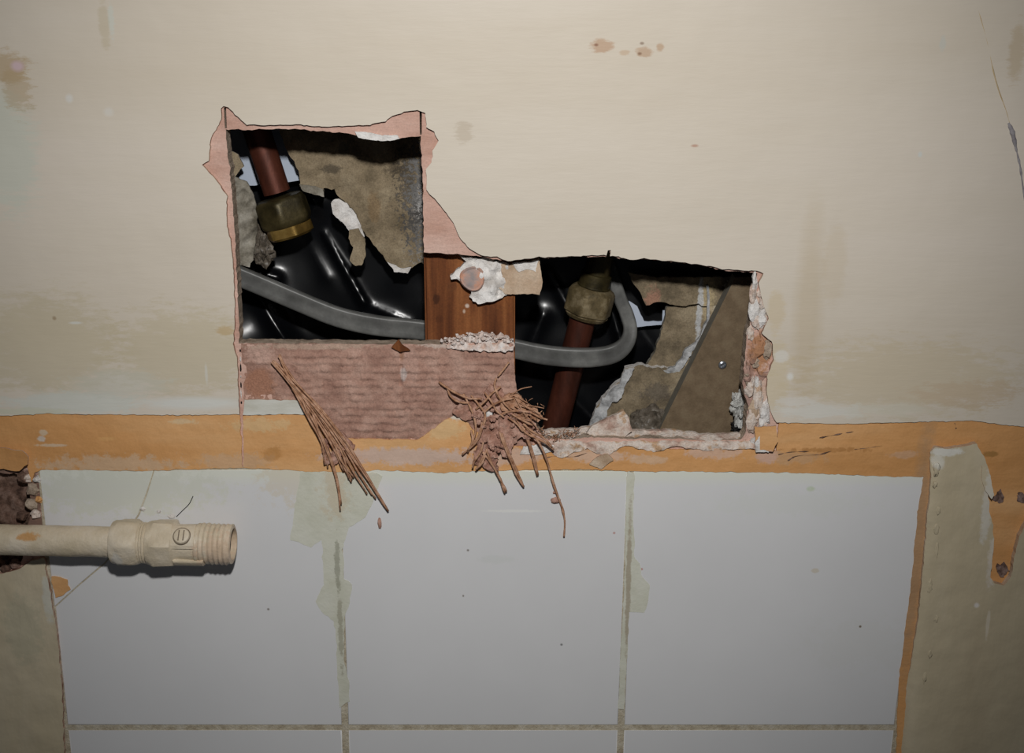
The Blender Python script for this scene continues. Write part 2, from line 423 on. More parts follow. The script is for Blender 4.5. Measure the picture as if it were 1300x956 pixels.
def lathe_mesh(o, axis, prof, seg=48, rot=0.0, capa=True, capb=True, smooth=True, fn=None, hc=1.115):
    """prof: (s, r) or (s, r, h) in metres, h = 0 round .. 1 hexagonal"""
    axis = axis.normalized()
    a = axis.cross(Vector((0, 1, 0)))
    if a.length < 1e-3: a = axis.cross(Vector((0, 0, 1)))
    a.normalize(); b = axis.cross(a).normalized()
    bm = bmesh.new(); rings = []
    for pr in prof:
        s, r = pr[0], pr[1]; h = pr[2] if len(pr) > 2 else 0.0
        ring = []
        for k in range(seg):
            th = 2 * math.pi * k / seg + rot
            m = (th - rot) % (math.pi / 3) - math.pi / 6
            hx = 1.0 / math.cos(m)
            rr = r * (1 - h + h * min(hx, hc))
            if fn: rr *= fn(s, th)
            ring.append(bm.verts.new(o + axis * s + (a * math.cos(th) + b * math.sin(th)) * rr))
        rings.append(ring)
    for i in range(len(rings) - 1):
        for k in range(seg):
            bm.faces.new([rings[i][k], rings[i][(k + 1) % seg], rings[i + 1][(k + 1) % seg], rings[i + 1][k]])
    if capa: bm.faces.new(list(reversed(rings[0])))
    if capb: bm.faces.new(rings[-1])
    bmesh.ops.recalc_face_normals(bm, faces=bm.faces[:])
    for f in bm.faces: f.smooth = smooth and len(f.verts) == 4
    for e in bm.edges:
        if len(e.link_faces) == 2 and e.calc_face_angle(0) > 0.6: e.smooth = False
    me = bpy.data.meshes.new('turned'); bm.to_mesh(me); bm.free()
    return me


def lump_mesh(c, rx, ry, rz, seed=0, sub=2, amp=0.35, fr=1.6):
    bm = bmesh.new(); bmesh.ops.create_icosphere(bm, subdivisions=sub, radius=1.0)
    for v in bm.verts:
        n = v.co.normalized()
        k = 1 + amp * noise.fractal(n * fr + Vector((seed * 3.7, seed, 0)), 0.6, 2.0, 3)
        v.co = Vector((n.x * rx * k, n.y * ry * k, n.z * rz * k)) + c
    me = bpy.data.meshes.new('lump'); bm.to_mesh(me); bm.free()
    return me


def box_mesh(lo, hi, bev=0.0):
    bm = bmesh.new(); bmesh.ops.create_cube(bm, size=1.0)
    for v in bm.verts:
        v.co = Vector((lo[i] + (hi[i] - lo[i]) * (v.co[i] + .5) for i in range(3)))
    if bev: bmesh.ops.bevel(bm, geom=bm.edges[:], offset=bev, segments=2, affect='EDGES', profile=.6)
    me = bpy.data.meshes.new('box'); bm.to_mesh(me); bm.free()
    return me


# ------------------------------------------------------------------ the wall
OPEN = [(286, 164), (311, 165), (338, 164), (378, 164), (422, 167), (452, 171), (506, 175), (534, 173),
        (537, 243), (538, 317), (538, 321), (567, 322), (589, 323), (613, 326), (643, 332), (658, 331), (685, 327), (692, 328), (737, 326), (770.5, 326), (773, 316), (776, 326),
        (803, 331), (814, 329), (848, 332), (889, 337), (917, 343), (940, 345), (961, 346),
        (957, 379), (953, 407), (947, 435), (945, 465), (942, 487), (949, 515), (947, 548), (942, 558), (900, 560), (862, 557), (831, 556), (801, 557), (751, 555), (720, 558), (690, 556),
        (676, 528), (665, 515), (657, 503), (654, 488), (652, 460), (652, 436), (600, 436), (540, 437), (440, 437), (304, 436),
        (303, 400), (300, 342), (298, 290), (294, 238), (290, 200)]
BIG = (-70, -70, 1370, 1020)
_out = lambda p: p[0] < -40 or p[0] > 1340 or p[1] < -40 or p[1] > 990
# broken gap in the wall at the painted pipe
PIPEGAP = [(-60, 596), (-10, 598), (28, 602), (37, 616), (41, 640), (36, 660), (34, 690), (24, 722), (8, 726), (-60, 724)]
SLOT_A = [(284, 137), (287, 137), (288, 163), (285.5, 163)]
SLOT_B = [(532.5, 141), (535.5, 141), (535.5, 171), (533, 171)]
BASE = [(-70, -70), (1370, -70), (1370, 1020), (-70, 1020)]


def base_d(x, y):
    d = 2.4 + 0.35 * fbm(x, y, 1.0, 0.03)
    if 314 < x < 650 and 441 < y < 552 and not (y > 500 and x < 390): d += 2.6
    if x > 935 and 340 < y < 575: d += 1.2 * fbm(x, y, 5.0, 0.06) + 0.4
    return d


wall = link('wall_back', sheet([BASE, rough(OPEN, 4, 1.3, 3), rough(PIPEGAP, 5, 3, 8), SLOT_A, SLOT_B], base_d, 10, 9, 1.5),
            None, (M_pink, M_edge), kind='structure')
W = wall

CREAM_TOP = [(-70, -70), (1370, -70), (1370, 545), (1300, 542), (1255, 537), (1234, 534), (1182, 535), (1127, 537), (1065, 538), (1012, 537), (986, 537),
             (978, 522), (973, 496), (975, 475), (982, 458), (980, 434), (967, 423), (976, 405), (969, 387), (963, 360), (970, 348), (961, 344), (940, 343), (917, 341),
             (889, 336), (848, 331), (814, 328), (803, 330), (785, 326), (774, 325), (775, 318), (772, 318), (770, 324), (737, 325), (692, 327), (685, 326), (658, 330), (645, 332), (631, 326),
             (611, 325), (596, 316), (585, 304), (577, 286), (564, 267), (552, 252), (543, 243), (541, 241), (541, 215), (548, 206), (549, 191), (557, 179), (551, 167), (541, 162),
             (540, 143), (530, 140), (513, 142), (498, 147), (489, 154), (476, 156), (469, 159), (452, 159), (412, 161), (375, 158), (348, 159), (313, 158), (299, 145),
             (290, 136), (284, 135), (281, 138), (281, 152), (267, 177), (266, 191), (265, 204), (256, 209), (270, 223), (279, 236), (288, 250), (287, 268), (289, 292),
             (293, 307), (295, 329), (297, 351), (297, 374), (298, 406), (296, 440), (301, 453), (302, 485), (303, 512), (304, 526),
             (230, 527), (120, 526), (60, 525), (0, 528), (-70, 528)]
link('cream_paint_layer', sheet([rough(CREAM_TOP, 3.5, 0.9, 11, _out)], lambda x, y: 0.25 * fbm(x, y, 2.0, 0.01), 2.7, 9, 1.5), W, (M_cream, M_paintedge))
link('hairline_crack', tube_mesh([at(x, y, 0.18) for x, y in [(1235, -10), (1251, 45), (1261, 90), (1268, 115), (1277, 140), (1282, 158)]], .00028, 5, 5, .6, 2), W, (M_tan,))
link('wall_scratch', tube_mesh([at(x, y, 0.25) for x, y in [(1280, 156), (1285, 168), (1290, 190), (1295, 212), (1299, 240), (1310, 300)]], lambda t: .0003 + .0007 * math.sin(math.pi * min(1, t * 2.2 + .1)) * (t < .42) + .0003, 6, 6, .5, 3), W, (M_scratch,))
# curled remnant of cream under the pink panel
link('cream_paint_remnant', sheet(rough([(310, 508), (340, 507), (381, 509), (387, 526), (350, 526), (309, 527)], 4, 1, 4), 0.4, 1.4, 6), W, (M_whitepaint, M_paintedge))

ORANGE = [(-70, 515), (60, 515), (300, 515), (304.5, 528), (306.5, 560), (307.5, 594), (309.5, 594), (309, 560), (308.5, 528), (350, 526), (390, 527), (405, 540), (424, 556), (442, 557), (483, 558), (530, 558), (551, 544), (564, 534), (578, 526), (590, 530), (600, 545),
          (640, 566), (690, 566), (740, 572), (800, 566), (860, 571), (920, 569), (985, 573), (990, 528), (1060, 528), (1182, 526), (1370, 530), (1370, 1020), (1136, 1020), (1141, 866), (1157, 740), (1165, 650), (1173, 606),
          (1100, 604), (1000, 600), (900, 599), (800, 598), (740, 596), (640, 597), (560, 600), (480, 597), (440, 600), (300, 594), (180, 598), (52, 596), (44, 600), (40, 612), (34, 590), (0, 577), (-70, 578)]
link('orange_paint_band', sheet(rough(ORANGE, 4, 1.1, 21, _out), lambda x, y: 1.1 + 0.45 * fbm(x, y, 3.0, 0.022) - (0.5 * max(0, 1 - abs(y - 570 - 6 * nz(x, 0, 0, .02)) / 5) if x > 990 and x < 1180 else 0), 1.4, 6, 1.2), W, (M_orange, M_orange))
# orange flap that has curled away above the pipe gap
link('paint_flap', sheet(rough([(-40, 562), (10, 570), (28, 572), (36, 580), (34, 590), (24, 598), (0, 596), (-40, 590)], 4, 1.2, 5), lambda x, y: -1.5 - 2.5 * max(0, (x - 5) / 30) + 0.04 * (y - 580), 1.0, 5), W, (M_orange, M_paintedge))

CREAM_R = [(1181, 582), (1181, 574), (1188, 568), (1205, 569), (1222, 567), (1240, 563), (1246, 575), (1251, 584), (1258, 605), (1246, 608), (1252, 624), (1256, 636), (1256, 649), (1261, 667),
           (1262, 696), (1257, 733), (1262, 741), (1274, 743), (1284, 733), (1287, 709), (1295, 680), (1305, 660), (1330, 610), (1370, 595), (1370, 1020),
           (1128, 1020), (1138, 960), (1152, 866), (1165, 790), (1172, 720), (1177, 660), (1182, 610)]


def creamr_d(x, y):
    xe = 1182 - (y - 600) * 0.09
    t = max(0.0, 1 - (x - xe) / 12.0)
    return -2.6 + 1.6 * t * t + 0.5 * fbm(x, y, 4.0, 0.03)


link('cream_paint_pier', sheet(rough(CREAM_R, 4, 1.0, 31, _out), creamr_d, 4.5, 6, 1.0), W, (M_cream2, M_scrap))
link('lifted_paint_chip', sheet(rough([(1247, 592), (1257, 604), (1262, 628), (1259, 634), (1250, 622), (1246, 608)], 3, .6, 3), lambda x, y: -4.5 + 0.2 * (1262 - x) * .4, 0.8, 4), W, (M_cream2, M_paintedge))
for i, (cx, cy, r) in enumerate([(1268, 631, 7), (1297, 632, 7), (1272, 724, 8)]):
    pts = [(cx + r * (0.9 + .3 * math.sin(i + k * 2.1)) * math.cos(k * .7), cy + r * 1.1 * math.sin(k * .7)) for k in range(9)]
    link('exposed_plaster_pit', sheet(rough(pts, 2, 2.4, i), lambda x, y: 0.5 + 0.7 * fbm(x, y, 2, .1), 1.0, 2.5), W, (M_pit, M_pit))
for (x, y, rx, rz) in [(1191, 672, 4, 6), (1183, 830, 3, 5), (1192, 648, 3, 4), (1190, 615, 3, 3), (1188, 596, 4, 6), (1186, 700, 3, 9), (1181, 745, 3, 7), (1186, 785, 3, 4), (1176, 860, 3, 6)]:
    link('paint_blister', lump_mesh(at(x + 3 * math.sin(x * 7.1), y, -2.2), rx * PX, 0.0008, rz * 1.6 * PX, x, 3, .45, 1.5), W, (M_cream2,), smooth=True)

CREAM_L = [(-70, 724), (4, 728), (26, 722), (40, 712), (56, 708), (60, 735), (66, 766), (72, 800), (78, 866), (82, 960), (84, 1020), (-70, 1020)]
link('cream_paint_lower_corner', sheet(rough(CREAM_L, 4, 1.2, 41, _out), lambda x, y: -0.4 + 0.6 * fbm(x, y, 6, 0.04), 2.6, 6, 1), W, (M_cream2, M_paintedge))
link('orange_paint_patch', sheet(rough([(65, 732), (76, 733), (85, 736), (88, 748), (78, 757), (70, 758)], 3, 1.5, 6), 0.9, 0.5, 4), W, (M_orange, M_orange))

# masonry behind the broken gap at the pipe
link('masonry_behind_gap', sheet(rough([(-70, 588), (52, 588), (56, 735), (-70, 735)], 9, 2, 3), lambda x, y: 8 + 4 * fbm(x, y, 8, 0.035), 3, 4), W, (M_rubble, M_rubble))
rnd = random.Random(5)
for k, (x, y, r, m) in enumerate([(42, 622, 9, M_edge), (46, 652, 7, M_ledge), (30, 606, 8, M_rubble), (40, 640, 9, M_edge), (28, 655, 7, M_rubble), (48, 608, 5, M_white), (20, 716, 8, M_rubble), (8, 722, 7, M_rubble), (36, 606, 6, M_ledge), (50, 634, 5, M_orange)]):
    link('plaster_chunk', lump_mesh(at(x, y, 2.5), r * PX, 0.0025, r * PX * .9, k + 3, 2, .5), W, (m,), smooth=False)

# weave patterned panel under the left hole
PANEL = [(306, 436), (370, 436), (480, 437), (580, 437), (652, 437), (653, 470), (655, 488), (658, 505), (668, 518), (676, 530), (676, 566), (640, 567), (601, 546), (590, 531), (578, 527), (564, 535), (551, 545), (530, 559), (483, 559), (442, 558), (424, 557), (405, 541), (384, 524), (382, 509), (310, 509)]


def weave_d(x, y):
    row = (y - 437 + 2.6 * nz(x, y, 3, .035) + 1.2 * nz(x, y, 8, .12)) / 9.3
    k = math.floor(row); fr_ = row - k
    prof = (fr_ / 0.78) ** 0.6 if fr_ < 0.78 else max(0.0, (1 - fr_) / 0.22)
    u = x / (10.5 + 3 * nz(k * 5.1, 2.2)) + 1.3 * nz(x, k * 9.0, 2, .05) + k * 0.47
    fu = u - math.floor(u); cell = math.floor(u)
    bead = min(1.0, math.sin(math.pi * fu) * 1.5) ** 0.7
    amp = 0.55 + 0.75 * nz(cell * 3.7, k * 2.9, 1.5) + 0.5 * fbm(x, y, 9, .03, 2)
    h = prof * (0.55 + 0.45 * bead) * max(0.05, amp) * 2.1
    flat = 0.0
    if x < 352 and y > 462: flat = min(1, (352 - x) / 16)
    if y < 447: flat = max(flat, 0.6)
    v = 2.5 - h * (1 - flat) - 0.45 * fbm(x, y, 4, .1) * (1 - .7 * flat)
    if 500 < x < 540: v -= 0.5 * fbm(x, y, 3, .12)
    if abs(x - 508) < 2.2 and 437 < y < 490: v += 1.2
    return v


link('combed_plaster_panel', sheet(rough(PANEL, 4, 1.0, 51), weave_d, 2.5, 1.9, 0.4), W, (M_weave, M_edge))
# dusty strip on the panel's cut upper edge, with a knot of broken wood fibre
link('wood_splinter', sheet(rough([(497, 441), (506, 431), (510, 437), (521, 445), (508, 447)], 3, .5, 2), lambda x, y: -0.5 + .05 * (y - 437), 1.0, 3), W, (M_wood, M_wood))
link('plaster_crumb_ridge', sheet(rough([(566, 441), (578, 433), (590, 428), (606, 424), (626, 426), (640, 431), (652, 432), (652, 446), (620, 447), (585, 445)], 2.2, 2.2, 17), lambda x, y: 4.5 - (y - 424) * .22 + 2.4 * fbm(x, y, 7, .12), 4, 2.2, .5), W, (M_crumb, M_crumb))
cr = bmesh.new(); rnd = random.Random(9)
for k in range(300):
    t = rnd.random()
    x = 560 + 92 * t; yy = 432 - 6 * math.sin(math.pi * t) * rnd.random() + rnd.uniform(-2, 6)
    if 580 < x < 648: yy -= 4 * rnd.random()
    d = rnd.uniform(-0.5, 9); r = (0.8 + 2.6 * rnd.random() ** 2) * PX * (1.15 if 575 < x < 645 else .75)
    tmp = lump_mesh(at(x, yy, d), r, r, r * .8, k, 1, .5)
    cr.from_mesh(tmp); bpy.data.meshes.remove(tmp)
me = bpy.data.meshes.new('crumbs'); cr.to_mesh(me); cr.free()
link('plaster_crumbs', me, W, (M_crumb,), kind='stuff')

# ledge below the right hole
LEDGE = [(684, 546), (720, 545), (751, 543), (801, 546), (831, 547), (862, 548), (900, 552), (944, 551), (952, 540), (962, 548), (968, 570), (940, 570), (900, 573), (860, 566), (830, 574), (790, 566), (770, 580), (745, 570), (710, 582), (690, 566)]
link('broken_plaster_ledge', sheet(rough(LEDGE, 4, 1.8, 61), lambda x, y: max(0.2, 11.5 - (y - 547) * 0.72) + 1.4 * fbm(x, y, 12, .06), 3, 3, .6), W, (M_ledge, M_ledge))
link('standing_plaster', sheet(rough([(744, 550), (752, 541), (768, 533), (782, 526), (792, 522), (799, 530), (802, 548), (790, 556), (760, 556)], 3, 1.0, 7), lambda x, y: 6.0 + 1.0 * fbm(x, y, 2, .08), 3.0, 4), W, (M_ledge, M_ledge))
link('pale_plaster_patch', sheet(rough([(660, 577), (664, 567), (690, 563), (706, 566), (702, 573), (684, 577)], 3, 1, 2), 0.2, 1.0, 4), W, (M_white, M_paintedge))
link('pale_plaster_patch', sheet(rough([(749, 590), (758, 580), (772, 576), (778, 584), (764, 595)], 3, 1, 3), lambda x, y: -0.6 + .04 * (y - 580), 1.0, 4), W, (M_scrap, M_paintedge))
link('paint_flap', sheet(rough([(958, 542), (985, 541), (987, 560), (981, 573), (960, 570)], 3, 1, 4), lambda x, y: -1.6 - 0.06 * (x - 958), 1.2, 4), W, (M_orange, M_paintedge))
link('pale_plaster_patch', sheet(rough([(958, 562), (966, 552), (980, 568), (976, 574), (960, 574)], 3, 1, 5), -2.0, 1.4, 4), W, (M_white, M_paintedge))
for k, (x, y, rx, rz, m) in enumerate([(962, 440, 9, 16, M_pink), (968, 470, 9, 12, M_pink), (958, 395, 7, 16, M_white), (966, 408, 8, 9, M_white), (956, 372, 5, 14, M_ledge), (952, 495, 6, 10, M_ledge),
                                       (962, 505, 6, 22, M_ledge), (970, 525, 7, 18, M_white), (954, 535, 7, 18, M_ledge), (949, 480, 5, 6, M_pink), (974, 445, 6, 12, M_edge), (960, 560, 8, 7, M_white)]):
    link('plaster_chunk', lump_mesh(at(x, y, 2.2), rx * PX, 0.0022, rz * PX, k + 40, 2, .5, 2.2), W, (m,))
rnd = random.Random(77)
for k in range(26):
    y = 352 + 208 * (k + rnd.random()) / 26; x = 960 + rnd.uniform(-8, 10) - (4 if 420 < y < 520 else 0)
    m = (M_pink if rnd.random() < .6 else M_edge) if 425 < y < 480 else rnd.choice([M_ledge, M_white, M_scrap, M_ledge])
    link('plaster_chunk', lump_mesh(at(x, y, 2.0), rnd.uniform(3, 6) * PX, 0.0016, rnd.uniform(5, 12) * PX, k + 140, 2, .7, 2.4), W, (m,))
for pts in ([(1000, 585), (1012, 579), (1040, 577), (1062, 571), (1090, 570), (1120, 566)], [(1040, 556), (1066, 551), (1084, 548)], [(988, 577), (1004, 574), (1030, 573)], [(1212, 537), (1214, 545)], [(690, 582), (705, 579), (728, 580), (745, 575)]):
    link('hairline_crack', tube_mesh([at(x, y, 1.0) for x, y in pts], lambda t: .00022 + .0002 * math.sin(t * 17), 5, 6, .9, pts[0][0]), W, (M_rubble,))
link('white_plaster_flake', sheet(rough([(451, 167), (470, 168), (485, 172), (505, 171), (507, 176), (495, 179), (474, 178), (455, 175)], 3, .8, 3), 1.0, 3, 4), W, (M_white, M_white))
# saw-cut line below the left hole is left open between the paint layers; white dust and near-black specks along it
for k in range(7):
    y = 445 + k * 11
    link('saw_cut_specks', lump_mesh(at(305 + (y - 440) * .02, y, 2.0), 1.1 * PX, 0.0004, (2 + 2 * (k % 3)) * PX, k, 1), W, (M_white if k % 2 else M_slot,))

# ---- tiles
zt = at(650, 598, 1.5).z
x_a = at(431, 598, 1.5).x; x_b = at(800, 598, 1.5).x
TW = x_b - x_a - 0.003
yb = proj(Vector((0, 0.0015, zt - TW)))[1]


def ex(l, y):                                   # the joint lines, straight in the wall
    (xa, ya), (xc, yc) = l
    return xa + (xc - xa) * (y - ya) / (yc - ya)


LN = [((50, 597), (80, 866)), ((425, 597), (432.5, 866)), ((432, 597), (440.5, 866)), ((796.5, 597), (786.5, 866)), ((804.5, 597), (794.5, 866)), ((1173, 605), (1142, 866))]


def tile(poly, name='tile'):
    bm = bmesh.new()
    n = len(poly)
    cx = sum(p[0] for p in poly) / n; cy = sum(p[1] for p in poly) / n
    rings = []
    for ins, d in ((0, 6.0), (0, 2.1), (0.5, 1.65), (1.4, 1.5)):
        ring = []
        for p in poly:
            dx, dy = cx - p[0], cy - p[1]; l = math.hypot(dx, dy)
            ring.append(bm.verts.new(at(p[0] + dx / l * ins, p[1] + dy / l * ins, d)))
        rings.append(ring)
    for i in range(3):
        for k in range(n):
            f = bm.faces.new([rings[i][k], rings[i][(k + 1) % n], rings[i + 1][(k + 1) % n], rings[i + 1][k]]); f.smooth = True
    bm.faces.new(rings[-1]); bm.faces.new(list(reversed(rings[0])))
    bmesh.ops.recalc_face_normals(bm, faces=bm.faces[:])
    me = bpy.data.meshes.new('tile'); bm.to_mesh(me); bm.free()
    return link(name, me, W, (M_tile,))


g2 = yb + 7
crk = [(195, 596), (186, 625), (176, 652), (152, 690), (133, 714), (100, 742), (69, 770)]
tile([(ex(LN[0], 596), 596)] + crk)
tile([(x + 1.4, y + 0.6) for x, y in crk[::1]][::-1] + [(ex(LN[1], 596), 596), (ex(LN[1], yb), yb), (ex(LN[0], yb), yb)][0:3])
for a, b in ((2, 3), (4, 5)):
    tile([(ex(LN[a], 596), 596), (ex(LN[b], 598), 598), (ex(LN[b], yb), yb), (ex(LN[a], yb), yb)])
for a, b in ((0, 1), (2, 3), (4, 5)):
    tile([(ex(LN[a], g2), g2), (ex(LN[b], g2), g2), (ex(LN[b], 1018), 1018), (ex(LN[a], 1018), 1018)])
link('grout', sheet(rough([(48, 592), (1178, 594), (1168, 700), (1130, 1018), (82, 1018)], 20, 0, 1), 1.9, 1.5, 60), W, (M_grout, M_grout))
S1 = [(382, 599), (372, 657), (369, 686), (395, 695), (409, 686), (411, 742), (401, 764), (408, 777), (424, 789), (427, 819), (429, 866), (431, 900), (443, 890), (443, 866), (437, 842), (437, 784), (443, 771), (447, 742), (437, 735),
      (435, 699), (443, 670), (463, 657), (473, 638), (486, 605), (473, 600)]
S2 = [(796, 597), (806, 602), (804, 657), (806, 709), (812, 716), (814, 730), (825, 742), (823, 768), (817, 778), (799, 777), (797, 819), (794, 866), (793, 900), (785, 900), (786, 866), (793, 742), (794, 657)]
link('adhesive_smear', sheet(rough(S1, 5, 1.4, 71), lambda x, y: 1.3 + .1 * fbm(x, y, 1, .08), .4, 6), W, (M_smear, M_smear))
link('adhesive_smear', sheet(rough(S2, 5, 1.2, 72), lambda x, y: 1.3 + .1 * fbm(x, y, 2, .08), .4, 6), W, (M_smear, M_smear))
link('hairline_crack', tube_mesh([at(x, y, 1.45) for x, y in [(224, 656), (232, 648), (240, 640), (245, 630)]], 0.00025, 5, 4), W, (M_slot,))
for (x, y, r) in [(181, 646, 4), (202, 649, 3), (218, 655, 5)]:
    link('adhesive_blob', lump_mesh(at(x, y, 1.5), r * PX, .0008, r * PX * .8, x), W, (M_white,))

# cavity behind
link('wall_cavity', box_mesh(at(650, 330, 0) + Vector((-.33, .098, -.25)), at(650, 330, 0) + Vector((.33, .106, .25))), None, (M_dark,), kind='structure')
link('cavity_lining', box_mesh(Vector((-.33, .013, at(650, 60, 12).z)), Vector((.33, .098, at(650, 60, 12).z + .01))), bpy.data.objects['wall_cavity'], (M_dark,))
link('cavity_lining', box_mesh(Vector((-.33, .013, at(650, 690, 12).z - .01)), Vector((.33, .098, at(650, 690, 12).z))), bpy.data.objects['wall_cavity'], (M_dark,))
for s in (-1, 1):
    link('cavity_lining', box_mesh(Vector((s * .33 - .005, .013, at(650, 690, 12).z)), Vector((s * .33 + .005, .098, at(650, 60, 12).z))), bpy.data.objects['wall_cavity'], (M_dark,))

# ------------------------------------------------------------------ things in the cavity
# black polythene
FOLDS = [((412, 296), (462, 384), 4, 4), ((462, 384), (520, 410), 5, 2), ((388, 300), (416, 352), 11, 1.6), ((318, 360), (362, 432), 14, 10), ((300, 338), (352, 352), 6, 4), ((500, 356), (545, 335), 12, 1.2),
         ((696, 345), (722, 392), 7, 3.5), ((700, 480), (760, 540), 14, 5), ((800, 400), (850, 470), 14, 4), ((660, 470), (690, 400), 12, 4), ((340, 150), (400, 260), 16, 4), ((775, 390), (790, 440), 6, 6)]


def poly_d(x, y):
    d = 80 - (y - 150) * 0.02 + 2.6 * fbm(x, y, 7, 0.008, 2)
    d += 1.8 * abs(nz(x + y * .5, y * .5, 4, 0.010))
    d -= 15 * math.exp(-((x - 288) ** 2 + (y - 442) ** 2) / (2 * 46.0 ** 2))
    for (a, b, w, h) in FOLDS:
        vx, vy = b[0] - a[0], b[1] - a[1]; l2 = vx * vx + vy * vy
        t = max(0, min(1, ((x - a[0]) * vx + (y - a[1]) * vy) / l2))
        q = math.hypot(x - a[0] - vx * t, y - a[1] - vy * t) / w
        d -= h * math.exp(-abs(q) ** 1.3) * (0.45 + 0.55 * t)
    return d


o = link('plastic_sheet', sheet([(200, 90), (1080, 90), (1080, 660), (200, 660)], poly_d, 0.3, 4, .8), None, (M_poly, M_poly), loc=at(640, 640, 70))
tag(o, 'glossy black crumpled plastic sheet deep inside the wall behind the pipes', 'plastic sheet')


def board(name, polys, d, th, mats, label, cat='board', g=5, group=None):
    o = link(name, sheet(polys, d, th, g), None, mats, loc=at(polys[0][0], polys[0][1], 50) if not isinstance(polys[0], list) else at(polys[0][0][0], polys[0][0][1], 50))
    tag(o, label, cat, group); return o


UL = [(350, 120), (585, 120), (585, 345), (545, 340), (535, 334), (523, 339), (508, 343), (494, 337), (486, 324), (474, 310), (466, 298), (459, 290), (450, 270), (438, 256), (428, 248), (424, 240), (412, 238), (410, 248), (393, 241), (380, 236), (381, 226), (373, 204), (364, 191), (355, 170)]
b = board('torn_plasterboard', rough(UL, 4, 1.6, 81), lambda x, y: 50 + 2.2 * fbm(x, y, 3, .03) + .5 * fbm(x, y, 8, .15), 6, (M_paper, M_rag), 'torn plasterboard with stained brown paper face behind the upper left hole')
link('torn_core', sheet(rough([(420, 258), (427, 252), (440, 258), (452, 272), (459, 290), (463, 302), (461, 306), (448, 300), (437, 284), (422, 272)], 3, 1.6, 3), lambda x, y: 48.6 + 1.5 * fbm(x, y, 5, .1), 2, 3), b, (M_white, M_rag), label='torn white plaster core showing at the ragged lower edge')
link('torn_core', sheet(rough([(491, 332), (500, 336), (509, 341), (522, 339), (518, 347), (500, 345)], 3, 1.2, 6), 48.5, 2, 3), b, (M_white, M_rag))
link('torn_paper_flap', sheet(rough([(444, 292), (455, 290), (463, 304), (464, 325), (460, 337), (451, 338), (444, 330), (448, 315), (443, 303)], 3, 1.0, 9), lambda x, y: 47 + .8 * fbm(x, y, 4, .1), 1.0, 3), b, (M_paper, M_rag))
link('torn_paper_edge', sheet(rough([(380, 234), (396, 236), (410, 240), (412, 250), (406, 249), (396, 246), (384, 243)], 3, 1.0, 9), lambda x, y: 48.5, 1.0, 3), b, (M_rag, M_rag))

o = board('white_board', rough([(283, 150), (392, 150), (388, 205), (382, 229), (350, 233), (310, 236), (290, 236)], 6, .7, 3), 64, 1.2, (M_bluewhite, M_bluewhite), 'bluish white board end seen behind the copper pipe in the upper left hole')
o = board('white_board', rough([(780, 366), (792, 381), (800, 383), (809, 389), (818, 408), (841, 408), (841, 394), (860, 394), (860, 405), (843, 412), (805, 415.5), (790, 412), (778, 370)], 5, .5, 4), 63, 1.2, (M_bluewhite, M_bluewhite), 'small bluish white board scrap behind the looped cable in the right hole')

# left paper roll and lumps
rg = root('crumpled_paper', at(312, 340, 48), 'crumpled dirty white paper stuffed at left edge of the upper left hole', 'paper')
link('paper_roll', sheet(rough([(285, 226), (297, 224), (314, 231), (322, 248), (327, 268), (326, 292), (321, 330), (316, 339), (300, 336), (285, 330)], 4, 1.2, 3),
                         lambda x, y: 48 - 9 * math.sqrt(max(0, 1 - ((x - 304) / 26) ** 2)) + 4.5 * abs(nz(x + y * .6, y * .8, 6, .045)) + 2.0 * abs(nz(x - y, y, 2, .07)), 1.0, 2.2), rg, (M_rag, M_rag))
link('torn_corner', sheet(rough([(280, 180), (290, 189), (302, 196), (309, 211), (302, 219), (295, 229), (280, 232)], 4, 1.0, 4), lambda x, y: 46 + 1.5 * fbm(x, y, 4, .05), 1.5, 4), rg, (M_paper, M_rag), label='grey brown torn upper corner')
o = link('mortar_lump', lump_mesh(at(333, 312, 52), .0065, .005, .0105, 4, 4, .4, 2.4), None, (M_mortar,), loc=at(333, 335, 52))
tag(o, 'rough grey mortar lump between the crumpled paper and black sheet', 'mortar')

# right cavity boards
RB1 = [(797, 346), (830, 352), (930, 352), (930, 388), (890, 388), (887, 386), (870, 388), (850, 387), (839, 383), (820, 387), (813, 372), (805, 360)]
board('torn_plasterboard', rough(RB1, 4, 1.4, 5), lambda x, y: 48 + 1.2 * fbm(x, y, 2, .05), 5, (M_paper2, M_rag), 'torn plasterboard strip hanging highest at back of the right hole')
RB2 = [(846, 390), (870, 389), (900, 385), (935, 380), (935, 412), (905, 440), (880, 465), (862, 476), (839, 470), (820, 467), (831, 448), (837, 429), (846, 401)]
b = board('torn_plasterboard', rough(RB2, 4, 1.6, 6), lambda x, y: 52 + 1.2 * fbm(x, y, 4, .05), 5, (M_paper2, M_rag), 'torn plasterboard with pinkish ragged left edge at middle back of the right hole')
link('cream_layer', sheet(rough([(900, 355), (945, 355), (910, 430), (876, 478), (866, 474), (864, 468), (874, 450), (888, 434), (897, 418), (901, 400)], 4, 1.4, 3), lambda x, y: 48.5 + 1.2 * fbm(x, y, 4, .06), 3, 3), b, (M_creamlayer, M_white))
link('white_fringe', sheet(rough([(893, 414), (897, 408), (900, 418), (892, 432), (878, 448), (870, 462), (862, 472), (848, 474), (842, 470), (858, 466), (864, 456), (870, 444), (882, 436), (890, 426)], 3, 1.4, 3), lambda x, y: 46.5 + 1.5 * fbm(x, y, 4, .1), 3, 3), b, (M_greywhite, M_greywhite))
link('white_fringe', sheet(rough([(897, 362), (900, 362), (901, 385), (900, 408), (897, 410), (898, 385)], 3, .5, 3), 46.5, 2, 3), b, (M_greywhite, M_greywhite))
RB3 = [(794, 469), (812, 464), (840, 468), (866, 466), (900, 460), (910, 560), (740, 560), (749, 542), (756, 520), (762, 509), (776, 494), (788, 484)]
